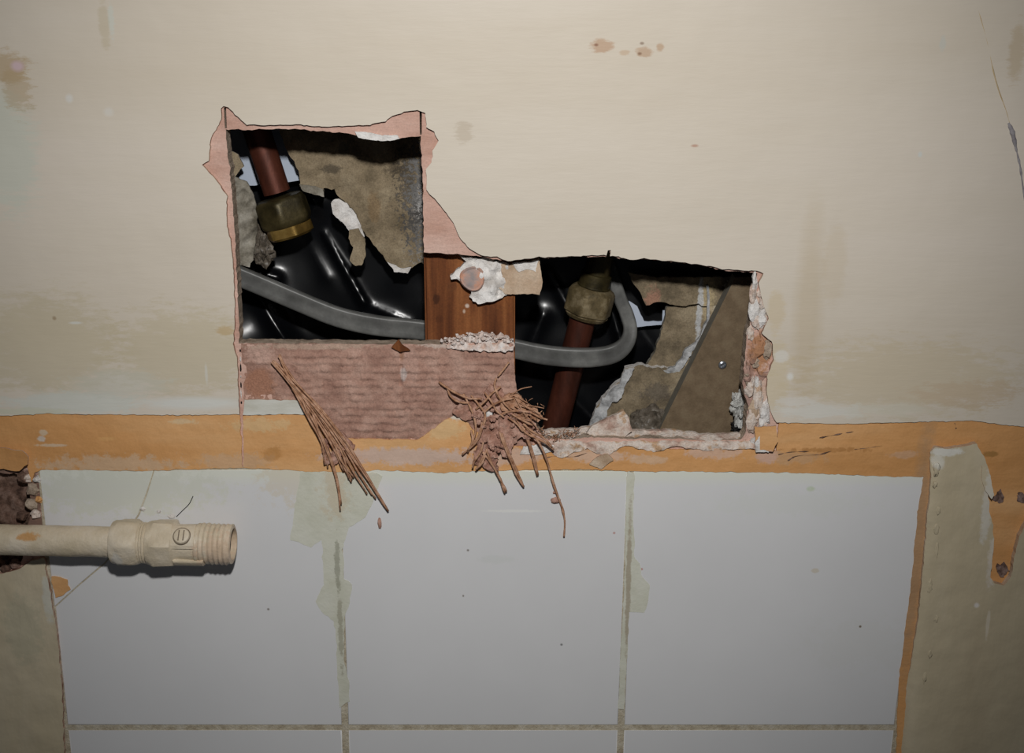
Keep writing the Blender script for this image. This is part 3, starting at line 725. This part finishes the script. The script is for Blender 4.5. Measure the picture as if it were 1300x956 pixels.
b = board('torn_plasterboard', rough(RB3, 4, 1.8, 7), lambda x, y: 47 + 2.0 * fbm(x, y, 6, .04), 6, (M_paper2, M_white), 'crumbling plasterboard with white torn edge low in the right hole')
link('white_fringe', sheet(rough([(792, 468), (806, 468), (800, 480), (794, 492), (788, 508), (776, 512), (770, 528), (772, 545), (744, 552), (750, 536), (757, 518), (764, 507), (778, 494), (788, 484)], 3, 1.8, 8), lambda x, y: 44.5 + 1.8 * fbm(x, y, 4, .09), 3, 3), b, (M_greywhite, M_white))
o = link('mortar_lump', lump_mesh(at(824, 540, 42), .0125, .006, .0105, 8, 4, .3, 1.6), None, (M_mortar,), loc=at(824, 555, 42))
tag(o, 'dark grey mortar lump at foot of the slanted brown board', 'mortar')

# slanted hardboard
HB = [(929, 352), (975, 350), (985, 420), (985, 575), (835, 575), (833, 545)]
hb = link('hardboard_panel', sheet([(933.5, 352), (985, 350), (985, 575), (823, 575), (836, 548)], 33, 11, 40), None, (M_hard, M_hardedge), loc=at(900, 570, 38))
tag(hb, 'smooth brown hardboard panel with slanted edge in the right hole', 'board')
sc_o = at(917, 463, 33)
scr = link('screw', lathe_mesh(sc_o, Vector((0.05, -1, 0)), [(-.004, .0012), (0, .0012), (0.0002, .0021), (.0006, .0024), (.0011, .0021), (.0014, .0014), (.0009, .0011), (.0006, .0006)], 16), hb, (M_steel,), label='small steel screw')
o = link('insulation_and_hole_shade', lump_mesh(at(940, 515, 26), .0042, .004, .0085, 14, 4, .8, 2.6), None, (M_wool,), loc=at(940, 535, 26))
tag(o, 'fluffy whitish insulation wad at right edge of the slanted board', 'insulation')
o = link('insulation_and_hole_shade', lump_mesh(at(938, 542, 30), .004, .003, .0035, 17, 3, .7, 2.6), None, (M_slot,), loc=at(938, 550, 30))  # near-black lump paints the shade of the hole beside the board
tag(o, 'small near-black lump standing in for the shade of the hole low beside the slanted board', 'insulation')

# wooden stud
p0 = at(541, 330, 13); p1 = at(651, 330, 13)
st = link('wooden_stud', box_mesh(Vector((p0.x, .013, at(650, 140, 13).z)), Vector((p1.x, .033, at(650, 640, 13).z)), .0012), None, (M_wood,), loc=Vector(((p0.x + p1.x) / 2, .023, at(650, 640, 13).z)))
tag(st, 'reddish brown wooden stud standing between the two holes', 'stud')
sr = root('plasterboard_scrap', at(625, 380, 12), 'white plaster and brown paper scrap nailed on the wooden stud', 'plaster scrap')
link('plaster_core', sheet(rough([(584, 325), (600, 328), (620, 328), (645, 335), (646, 350), (640, 364), (644, 375), (628, 382), (606, 386), (597, 377), (599, 370), (590, 362), (582, 355), (573, 355), (572, 350), (584, 341), (592, 333)], 3, 1.5, 4),
                           lambda x, y: 7.5 + 2.0 * fbm(x, y, 3, .07) + (2 if x > 630 else 0), 5, 3), sr, (M_white, M_white))
link('paper_face', sheet(rough([(636, 336), (646, 336), (660, 333), (684, 329), (687, 345), (689, 358), (685, 374), (658, 373), (641, 374), (634, 366), (638, 352)], 3, 1.0, 4), lambda x, y: 8.8 + .4 * fbm(x, y, 3, .05), 4, 4), sr, (M_scrap, M_scrap))
link('white_skim', sheet(rough([(650, 334), (668, 332), (683, 330), (680, 345), (668, 342), (658, 346)], 3, 1.2, 4), 8.3, .5, 3), sr, (M_white, M_white))
nh = link('nail_head', lathe_mesh(at(600, 353, 9), Vector((0.02, -1, .05)), [(-.003, .0068), (.001, .0068), (.0023, .0066), (.003, .0060), (.0026, .0052), (.0031, .0035), (.0029, .0015)], 32, fn=lambda s, t: 1 + .05 * math.sin(t * 3 + 1)), sr, (M_head,), label='round nail head caked in pink and grey plaster')


# ---- pipes with compression fittings
def pipe_thing(name, label, a, b, parts, group=None):
    r = root(name, a, label, 'pipe', group)
    return r


pa, pb = at(311, 120, 49), at(366, 288, 51)
ax = (pb - pa).normalized(); L0 = (pb - pa).length
pr = root('copper_pipe', pb, 'copper pipe coming down into the upper left hole with brass capped end', 'pipe')
link('pipe', lathe_mesh(pa - ax * .05, ax, [(0, .0075), (L0 + .03, .0075)], 40), pr, (M_copper,))
nb = at(354, 250, 50.5)
link('compression_nut', lathe_mesh(nb, ax, [(0, .0090), (.0002, .0122, .2), (.0012, .0130, .7), (.0025, .0133, 1), (.0125, .0136, 1), (.0148, .0134, .7), (.0160, .0128, .2)], 60, .52), pr, (M_brass,), label='dark tarnished brass hexagon nut')
link('fitting_body', lathe_mesh(nb + ax * .0158, ax, [(0, .0112, 0), (.0003, .0122, .9), (.0055, .0122, 1), (.0068, .0112, .4), (.0068, .008), (.0045, .0078)], 60, .1), pr, (M_brass2,), label='brighter brass hexagon end')
link('bore_end_shade', lathe_mesh(nb + ax * .0205, ax, [(0, .0078), (.0004, .0078)], 40), pr, (M_bore,))  # dark disc painted as the shaded inside of the fitting

pa, pb = at(690, 600, 56), at(738, 412, 49)
ax = (pb - pa).normalized(); L0 = (pb - pa).length
pr2 = root('copper_pipe', pa, 'copper pipe rising through the right hole behind the looped grey cable', 'pipe')
link('pipe', lathe_mesh(pa - ax * .02, ax, [(0, .0075), (L0 + .03, .0075)], 40), pr2, (M_copper,))
nb = at(743.5, 403, 49)
link('compression_nut', lathe_mesh(nb, ax, [(0, .0085), (.0003, .0112, .1), (.0022, .0124, .1), (.0026, .0116, .6), (.0036, .0124, 1), (.0152, .0124, 1), (.0170, .0118, .5), (.0185, .0098, 0)], 60, .2), pr2, (M_dust,), label='dusty brass hexagon nut')
link('fitting_body', lathe_mesh(nb + ax * .0178, ax, [(0, .0088), (.0012, .0094), (.0020, .0088), (.0085, .0086), (.009, .0074), (.022, .0072), (.0225, .0088), (.06, .0088)], 40), pr2, (M_brass,))

# ---- cable
cp = [(250, 334, 34, 12.6), (275, 340, 35, 12.6), (302, 350, 37, 12.6), (329, 361, 38, 12.6), (378, 382, 39, 12.6), (428, 402, 40, 12.8), (477, 413, 40, 13), (536, 419, 40, 12.6), (595, 428, 40, 12.6), (655, 443, 39, 12.4), (695, 451, 37, 12.6), (737, 454, 36, 12.6),
      (766, 452, 37, 12.2), (784, 446, 38, 11.6), (796, 434, 41, 9.8), (800, 418, 45, 8.8), (796, 400, 50, 8.8), (788, 381, 56, 8.6), (781, 360, 62, 8.4), (773, 335, 66, 8.2)]
P = spline([(x, y, d) for x, y, d, w in cp], 6)
Wd = [v.x for v in spline([(w, 0, 0) for x, y, d, w in cp], 6)]
path = [at(p.x, p.y, p.z) for p in P]
bm = bmesh.new(); rings = []
prof = [(-1, -.35), (-.97, -.62), (-.86, -.9), (-.7, -1), (-.35, -.9), (0, -.86), (.35, -.9), (.7, -1), (.86, -.9), (.97, -.62), (1, -.35), (1, .35), (.9, .85), (.7, 1), (-.7, 1), (-.9, .85), (-1, .35)]
for i, p in enumerate(path):
    t = (path[min(i + 1, len(path) - 1)] - path[max(i - 1, 0)]).normalized()
    tp = Vector((t.x, 0, t.z)).normalized()
    side = Vector((-tp.z, 0, tp.x))
    side = (side - t * side.dot(t)).normalized()
    nrm = side.cross(t).normalized()
    if nrm.y > 0: nrm = -nrm            # towards the room
    hw = Wd[i] * PX * 1.06; ht = .0026
    rings.append([bm.verts.new(p + side * (u * hw) - nrm * (v * ht)) for u, v in prof])
for i in range(len(rings) - 1):
    for k in range(len(prof)):
        f = bm.faces.new([rings[i][k], rings[i][(k + 1) % len(prof)], rings[i + 1][(k + 1) % len(prof)], rings[i + 1][k]]); f.smooth = True
bm.faces.new(rings[0]); bm.faces.new(list(reversed(rings[-1])))
bmesh.ops.recalc_face_normals(bm, faces=bm.faces[:])
me = bpy.data.meshes.new('cable'); bm.to_mesh(me); bm.free()
o = link('electric_cable', me, None, (M_cable,), loc=at(737, 466, 36))
tag(o, 'flat grey electric cable running behind the stud and looping round the right pipe', 'cable')

# ------------------------------------------------------------------ painted pipe with valve
D0 = -13.5
q0 = at(-60, 684, D0); q1 = at(298, 691, D0)
ax = (q1 - q0).normalized()
k_ = (q1 - q0).length / 358.0            # metres per pixel along the pipe


def S(x): return (x + 60) * k_


vr = root('painted_pipe', at(60, 705, D0), 'cream painted pipe with valve body and open threaded end on the tiles', 'pipe')
wob = lambda s, t: 1 + .018 * math.sin(t * 3 + s * 300) + .012 * math.sin(t * 7 + s * 900)
link('pipe', lathe_mesh(q0, ax, [(S(-58), .0083)] + [(S(-50 + 12 * i), .0083) for i in range(17)], 40, fn=wob), vr, (M_fit,))
link('elbow', tube_mesh([q0 + ax * S(-56), q0 + ax * S(-64) + Vector((0, .001, 0)), q0 + ax * S(-74) + Vector((0, .006, 0)), q0 + ax * S(-78) + Vector((0, .014, 0)), q0 + ax * S(-78) + Vector((0, .03, 0))], .0083, 20, 6), vr, (M_fit,))
link('compression_nut', lathe_mesh(q0, ax, [(S(143), .0085), (S(144), .0110), (S(147), .0117), (S(151), .0117, .3), (S(154), .0117, .95), (S(172), .0117, .95), (S(176), .0117, .4), (S(179), .0114), (S(180), .0106)], 60, .3, fn=wob, hc=1.135), vr, (M_fit,))
link('threaded_neck', lathe_mesh(q0, ax, [(S(178), .0106), (S(180), .0112), (S(181.5), .0107), (S(183), .0112), (S(184.5), .0107), (S(186), .0112), (S(188), .0104), (S(194), .0104)], 40, fn=wob), vr, (M_fit,))
vb = link('valve_body', lathe_mesh(q0, ax, [(S(189), .0106), (S(190), .0116), (S(193), .0119), (S(196), .0119, .6), (S(199), .0119, .95), (S(219), .0119, .95), (S(222), .0118, .8), (S(225), .0108, .2), (S(228), .0104), (S(250), .0104), (S(252), .0110), (S(255), .0110), (S(256), .0105)], 60, .3, fn=wob, hc=1.135), vr, (M_fit,))
# ribs along the body: a broad upper pad that carries the screw, a narrow lower rib
def rib(name, a0, a1, r0, r1, x0, x1):
    bmr = bmesh.new(); sec = []
    for x, k in ((x0, .94), (x0 + 1.5, 1), (x1 - 2, 1), (x1, .95)):
        ring = []
        n_ = 8
        for i in range(n_ + 1):
            th = math.radians(a0 + (a1 - a0) * i / n_)
            r_ = r1 * k if 0 < i < n_ else r1 * k - .0004
            ring.append(bmr.verts.new(q0 + ax * S(x) + (Vector((0, 0, 1)) * math.cos(th) + Vector((0, -1, 0)) * math.sin(th)) * r_))
        for i in (n_, 0):
            th = math.radians(a0 + (a1 - a0) * i / n_)
            ring.append(bmr.verts.new(q0 + ax * S(x) + (Vector((0, 0, 1)) * math.cos(th) + Vector((0, -1, 0)) * math.sin(th)) * r0))
        sec.append(ring)
    for i in range(len(sec) - 1):
        m = len(sec[i])
        for k in range(m): bmr.faces.new([sec[i][k], sec[i][(k + 1) % m], sec[i + 1][(k + 1) % m], sec[i + 1][k]])
    bmr.faces.new(sec[0]); bmr.faces.new(list(reversed(sec[-1])))
    bmesh.ops.recalc_face_normals(bmr, faces=bmr.faces[:])
    me = bpy.data.meshes.new(name); bmr.to_mesh(me); bmr.free()
    link(name, me, vr, (M_fit,))


rib('screw_pad', 8, 82, .009, .0119, 222, 252)
rib('lower_rib', 122, 150, .009, .0122, 223, 262)
thr = []
for i in range(13):
    x = 255 + i * 3.1
    thr += [(S(x), .0112 if i % 2 else .0106)]
link('threaded_end', lathe_mesh(q0, ax, thr + [(S(295.5), .0108), (S(296.5), .0098), (S(296.5), .0086), (S(280), .0084)], 48, fn=wob, capa=True, capb=True), vr, (M_fit,))
link('bore_shade_disc', lathe_mesh(q0, ax, [(S(288), .0084), (S(289), .0084)], 40), vr, (M_bore,))  # dark disc set in the pipe end as its inner shade
th_ = math.radians(48)
sd = Vector((0, -math.sin(th_), math.cos(th_)))
sc0 = q0 + ax * S(237) + sd * .0118
sl = link('slotted_screw', lathe_mesh(sc0, sd, [(-.002, .0044), (.0001, .0044), (.0009, .0040), (.0013, .0030), (.0014, .001)], 32), vr, (M_fit,))
link('recess_ring', lathe_mesh(sc0, sd, [(-.0006, .0043), (.0002, .0044), (.0002, .00475), (-.0006, .0049)], 40, capa=False, capb=False), sl, (M_fitdark,))
tv = sd.cross(ax).normalized()
for off in (-.0013, .0013):
    bmq = bmesh.new(); bmesh.ops.create_cube(bmq, size=1.0)
    for v in bmq.verts:
        c = v.co.copy(); v.co = sc0 + sd * (.0010 + c.z * .0011) + tv * (c.x * .0058) + ax * (off + c.y * .0006)
    me = bpy.data.meshes.new('slot'); bmq.to_mesh(me); bmq.free()
    link('slot', me, sl, (M_fitdark,))

# ------------------------------------------------------------------ torn scrim tufts
def strands(rootobj, lst, r=1.35, seed=0):
    rn = random.Random(seed)
    for i, pts in enumerate(lst):
        P3 = [at(x, y, d) for x, y, d in pts]
        me = tube_mesh(P3, lambda t: r * PX * (1.0 - .25 * abs(t - .45)) * (1 + .15 * math.sin(t * 23 + i)), 6, 5, .3, i + seed)
        link('strand', me, rootobj, (M_strand,))


t1 = root('scrim_tuft', at(420, 600, -1), 'long bundle of frayed brown scrim strands hanging over orange band', 'fibre tuft', 'frayed scrim tufts')
rn = random.Random(12); lst = []
ends = [(0.0, 412, 590), (.05, 416, 594), (.1, 432, 648), (.14, 433, 640), (.3, 436, 598), (.38, 446, 612), (.45, 447, 609), (.55, 463, 622), (.62, 466, 627), (.7, 477, 633), (.8, 492, 648), (.88, 493, 649), (.93, 491, 645), (1.0, 486, 637), (.75, 472, 628)]
for i, (u, xe, ye) in enumerate(ends):
    j_ = lambda a: rn.uniform(-a, a)
    top = (345 + 3 * u + j_(1), 459 + j_(2)) if i % 3 != 1 else (354 + j_(2), 452 + j_(2))
    if u > .65 and i % 2 == 0: top = (384 + j_(2), 497 + j_(3))
    pts = [top + (-.8,)]
    if top[1] < 480: pts.append((368 + 9 * u + j_(1.5), 488, -2.2 - 2 * rn.random()))
    pts += [(388 + 22 * u + j_(1.5), 522, -3 - 2.5 * rn.random()), (409 + 32 * u + j_(2), 562, -3 - 3 * rn.random())]
    if ye > 600: pts.append((409 + 32 * u + (xe - 409 - 32 * u) * .55 + j_(1) + (4 if u < .2 else 0), 562 + (ye - 562) * .55, -2.5 - 2 * rn.random()))
    pts.append((xe, ye, -0.8 - 1.2 * rn.random()))
    lst.append(pts)
for k in range(6):
    y_ = rn.uniform(500, 590); t_ = (y_ - 455) / 150; x_ = 352 + 95 * t_ + rn.uniform(-8, 14); l = rn.uniform(25, 55)
    lst.append([(x_, y_, -2 - 2 * rn.random()), (x_ + l * .2, y_ + l * .5, -4.5 - 2 * rn.random()), (x_ + l * rn.uniform(.3, .7), y_ + l, -2 - rn.random())])
strands(t1, lst, 1.35, 3)
MASS = lambda nm, poly, d, sd_, par, m: link(nm, sheet(rough(poly, 2.5, 1.8, sd_), lambda x, y: d - 2.2 * fbm(x, y, sd_, .09) - .8 * abs(nz(x, y, sd_, .25)), 2.0, 2.2, .4), par, (m, m))
MASS('plaster_lump', [(424, 552), (434, 549), (444, 560), (450, 566), (446, 574), (436, 572), (430, 584), (424, 592), (420, 580), (424, 568)], -3.5, 3, t1, M_lump)
MASS('plaster_lump', [(408, 560), (414, 556), (418, 572), (420, 588), (414, 590), (410, 576)], -2.5, 5, t1, M_lump)

t2 = root('scrim_tuft', at(640, 580, -1), 'tangled patch of torn brown scrim mesh clotted with plaster at hole corner', 'fibre tuft', 'frayed scrim tufts')
lst = [
    [(557, 485, -.5), (570, 494, -1.5), (583, 501, -2.5), (597, 506, -3), (612, 506, -3.5)],
    [(567, 490, -.5), (572, 503, -1.5), (582, 510, -2.5), (596, 512, -3)],
    [(588, 500, -2), (596, 515, -3), (602, 530, -3.5), (604, 545, -4), (600, 560, -3.5), (594, 574, -2.5)],
    [(598, 502, -2), (608, 514, -3.5), (616, 527, -4), (612, 545, -5), (604, 562, -4), (587, 577, -2)],
    [(615, 498, -2), (624, 510, -4), (630, 521, -4), (640, 530, -5)],
    [(628, 492, -2), (634, 504, -4), (642, 514, -4.5), (650, 522, -5)],
    [(604, 520, -2.5), (615, 510, -3.5), (624, 500, -3), (636, 491, -2)],
    [(614, 524, -3.5), (626, 514, -4.5), (640, 508, -4.5), (652, 506, -4)],
    [(636, 526, -4), (650, 522, -5), (662, 522, -5), (674, 524, -4.5), (686, 530, -5), (695, 533, -6)],
    [(630, 480, -1), (628, 490, -2), (634, 506, -3), (646, 516, -4)],
    [(632, 478, -1), (640, 468, -.8), (646, 460, -.6)],
    [(640, 508, -3), (652, 502, -3), (661, 506, -2), (672, 516, -3)],
    [(658, 540, -5), (668, 550, -6), (680, 556, -6), (692, 562, -6), (703, 571, -5)],
    [(664, 538, -5), (676, 548, -6.5), (690, 556, -6.5), (701, 568, -6)],
    [(663, 541, -4), (670, 560, -4), (676, 580, -3), (682, 604, -1.5)],
    [(665, 543, -4), (672, 562, -4), (679, 584, -3), (683, 603, -1.5)],
    [(668, 543, -5), (684, 562, -6), (694, 584, -4), (702, 612, -2), (709, 632, -1), (714, 646, -.5), (717, 662, 0), (716, 682, .5)],
    [(634, 548, -5), (640, 566, -5), (648, 584, -4), (656, 604, -3), (665, 618, -2)],
    [(637, 550, -5), (643, 568, -5), (651, 586, -4), (658, 602, -3), (664, 616, -2)],
    [(617, 570, -5), (624, 588, -4), (634, 606, -3), (641, 626, -2)],
    [(613, 574, -5), (626, 592, -4), (637, 612, -3), (643, 624, -2)],
    [(614, 560, -5), (610, 574, -5), (602, 586, -4), (600, 594, -3)],
    [(618, 572, -5), (611, 584, -5), (606, 594, -4)],
    [(616, 578, -5), (612, 588, -5), (604, 596, -4)],
    [(598, 546, -3), (600, 560, -4), (594, 572, -3)],
    [(612, 536, -3), (608, 552, -4), (598, 566, -3)],
    [(645, 530, -5), (656, 538, -6), (664, 548, -6)], [(650, 526, -5), (664, 534, -6.5), (676, 540, -6)],
    [(672, 520, -4), (682, 524, -5), (690, 532, -6)], [(660, 514, -4), (676, 520, -5), (686, 526, -6)],
]
strands(t2, lst, 1.55, 40)
MASS('plaster_lump', [(612, 530), (632, 526), (634, 545), (636, 560), (632, 572), (630, 590), (634, 600), (620, 598), (612, 590), (600, 589), (602, 575), (608, 560), (611, 545)], -2.2, 11, t2, M_lump)
MASS('plaster_lump', [(634, 530), (648, 526), (666, 532), (680, 543), (670, 553), (657, 558), (650, 566), (649, 582), (638, 580), (633, 556)], -2.4, 13, t2, M_lump)
MASS('plaster_lump', [(574, 521), (584, 511), (600, 511), (610, 518), (612, 530), (600, 532), (590, 534), (580, 529)], -1.4, 15, t2, M_lump)
MASS('plaster_lump', [(612, 500), (622, 488), (632, 492), (640, 500), (650, 512), (640, 524), (622, 522)], 0.2, 17, t2, M_lump)
MASS('fibre_mat', [(634, 508), (646, 500), (660, 501), (668, 512), (684, 520), (690, 533), (682, 536), (672, 528), (660, 530), (646, 526), (636, 520)], -2.4, 19, t2, M_strand)
MASS('white_lump', [(617, 522), (625, 524), (624, 533), (616, 534)], -3, 23, t2, M_white)
rn = random.Random(31)
for k in range(34):
    x = rn.uniform(600, 672); y = rn.uniform(520, 585) if x < 640 else rn.uniform(520, 556); rr = rn.uniform(2, 4.5)
    link('plaster_lump', lump_mesh(at(x, y, -3 - 1.8 * rn.random()), rr * PX, .0012, rr * PX * rn.uniform(.6, 1.3), k + 90, 2, .6, 2.0), t2, (M_lump,))
wisps = []
for k in range(13):
    x = rn.uniform(642, 668); y = rn.uniform(500, 532); l = rn.uniform(14, 34); a = rn.uniform(-.5, 1.3)
    wisps.append([(x, y, -2.5 - 2 * rn.random()), (x + l * .5 * math.cos(a), y + l * .5 * math.sin(a) - rn.uniform(0, 3), -4 - 2 * rn.random()), (min(694, x + l * math.cos(a)), y + l * math.sin(a), -3.5 - 3 * rn.random())])
strands(t2, wisps, .75, 80)
fz = bmesh.new()
for k in range(110):
    t = rn.random(); x = 668 + 68 * t; y = 552 - 4 * math.sin(t * 9) + rn.uniform(-5, 4); d = rn.uniform(0, 7)
    if k % 3 == 0: x = rn.uniform(650, 690); y = rn.uniform(508, 536); d = rn.uniform(-4, 2)
    a = rn.uniform(0, 6.28); l = rn.uniform(3, 8)
    tmp = tube_mesh([at(x, y, d), at(x + l * .5 * math.cos(a), y + l * .5 * math.sin(a), d - 1.2), at(x + l * math.cos(a), y + l * math.sin(a) * .8, d - .4)], .55 * PX, 3, 2)
    fz.from_mesh(tmp); bpy.data.meshes.remove(tmp)
me = bpy.data.meshes.new('fuzz'); fz.to_mesh(me); fz.free()
link('fibre_fuzz', me, t2, (M_strand,), kind='stuff')

fl = [(482, 664, 2.6, 8, 0, 'brown plaster sliver stuck on middle tile under the strand bundle'), (705, 635, 7, 4.5, 1, 'larger brown plaster flake stuck beside the longest strand on the tile'), (704, 625, 2.2, 1.8, 2, 'tiny brown plaster crumb just above the larger flake')]
for x, y, rx, rz, k, lb in fl:
    o = link('plaster_flake', lump_mesh(at(x, y, .9), rx * PX, .0007, rz * PX, k + 200, 2, .35), None, (M_lump,), loc=at(x, y, 1.4), smooth=True)
    tag(o, lb, 'plaster flake', 'flakes on the tiles')
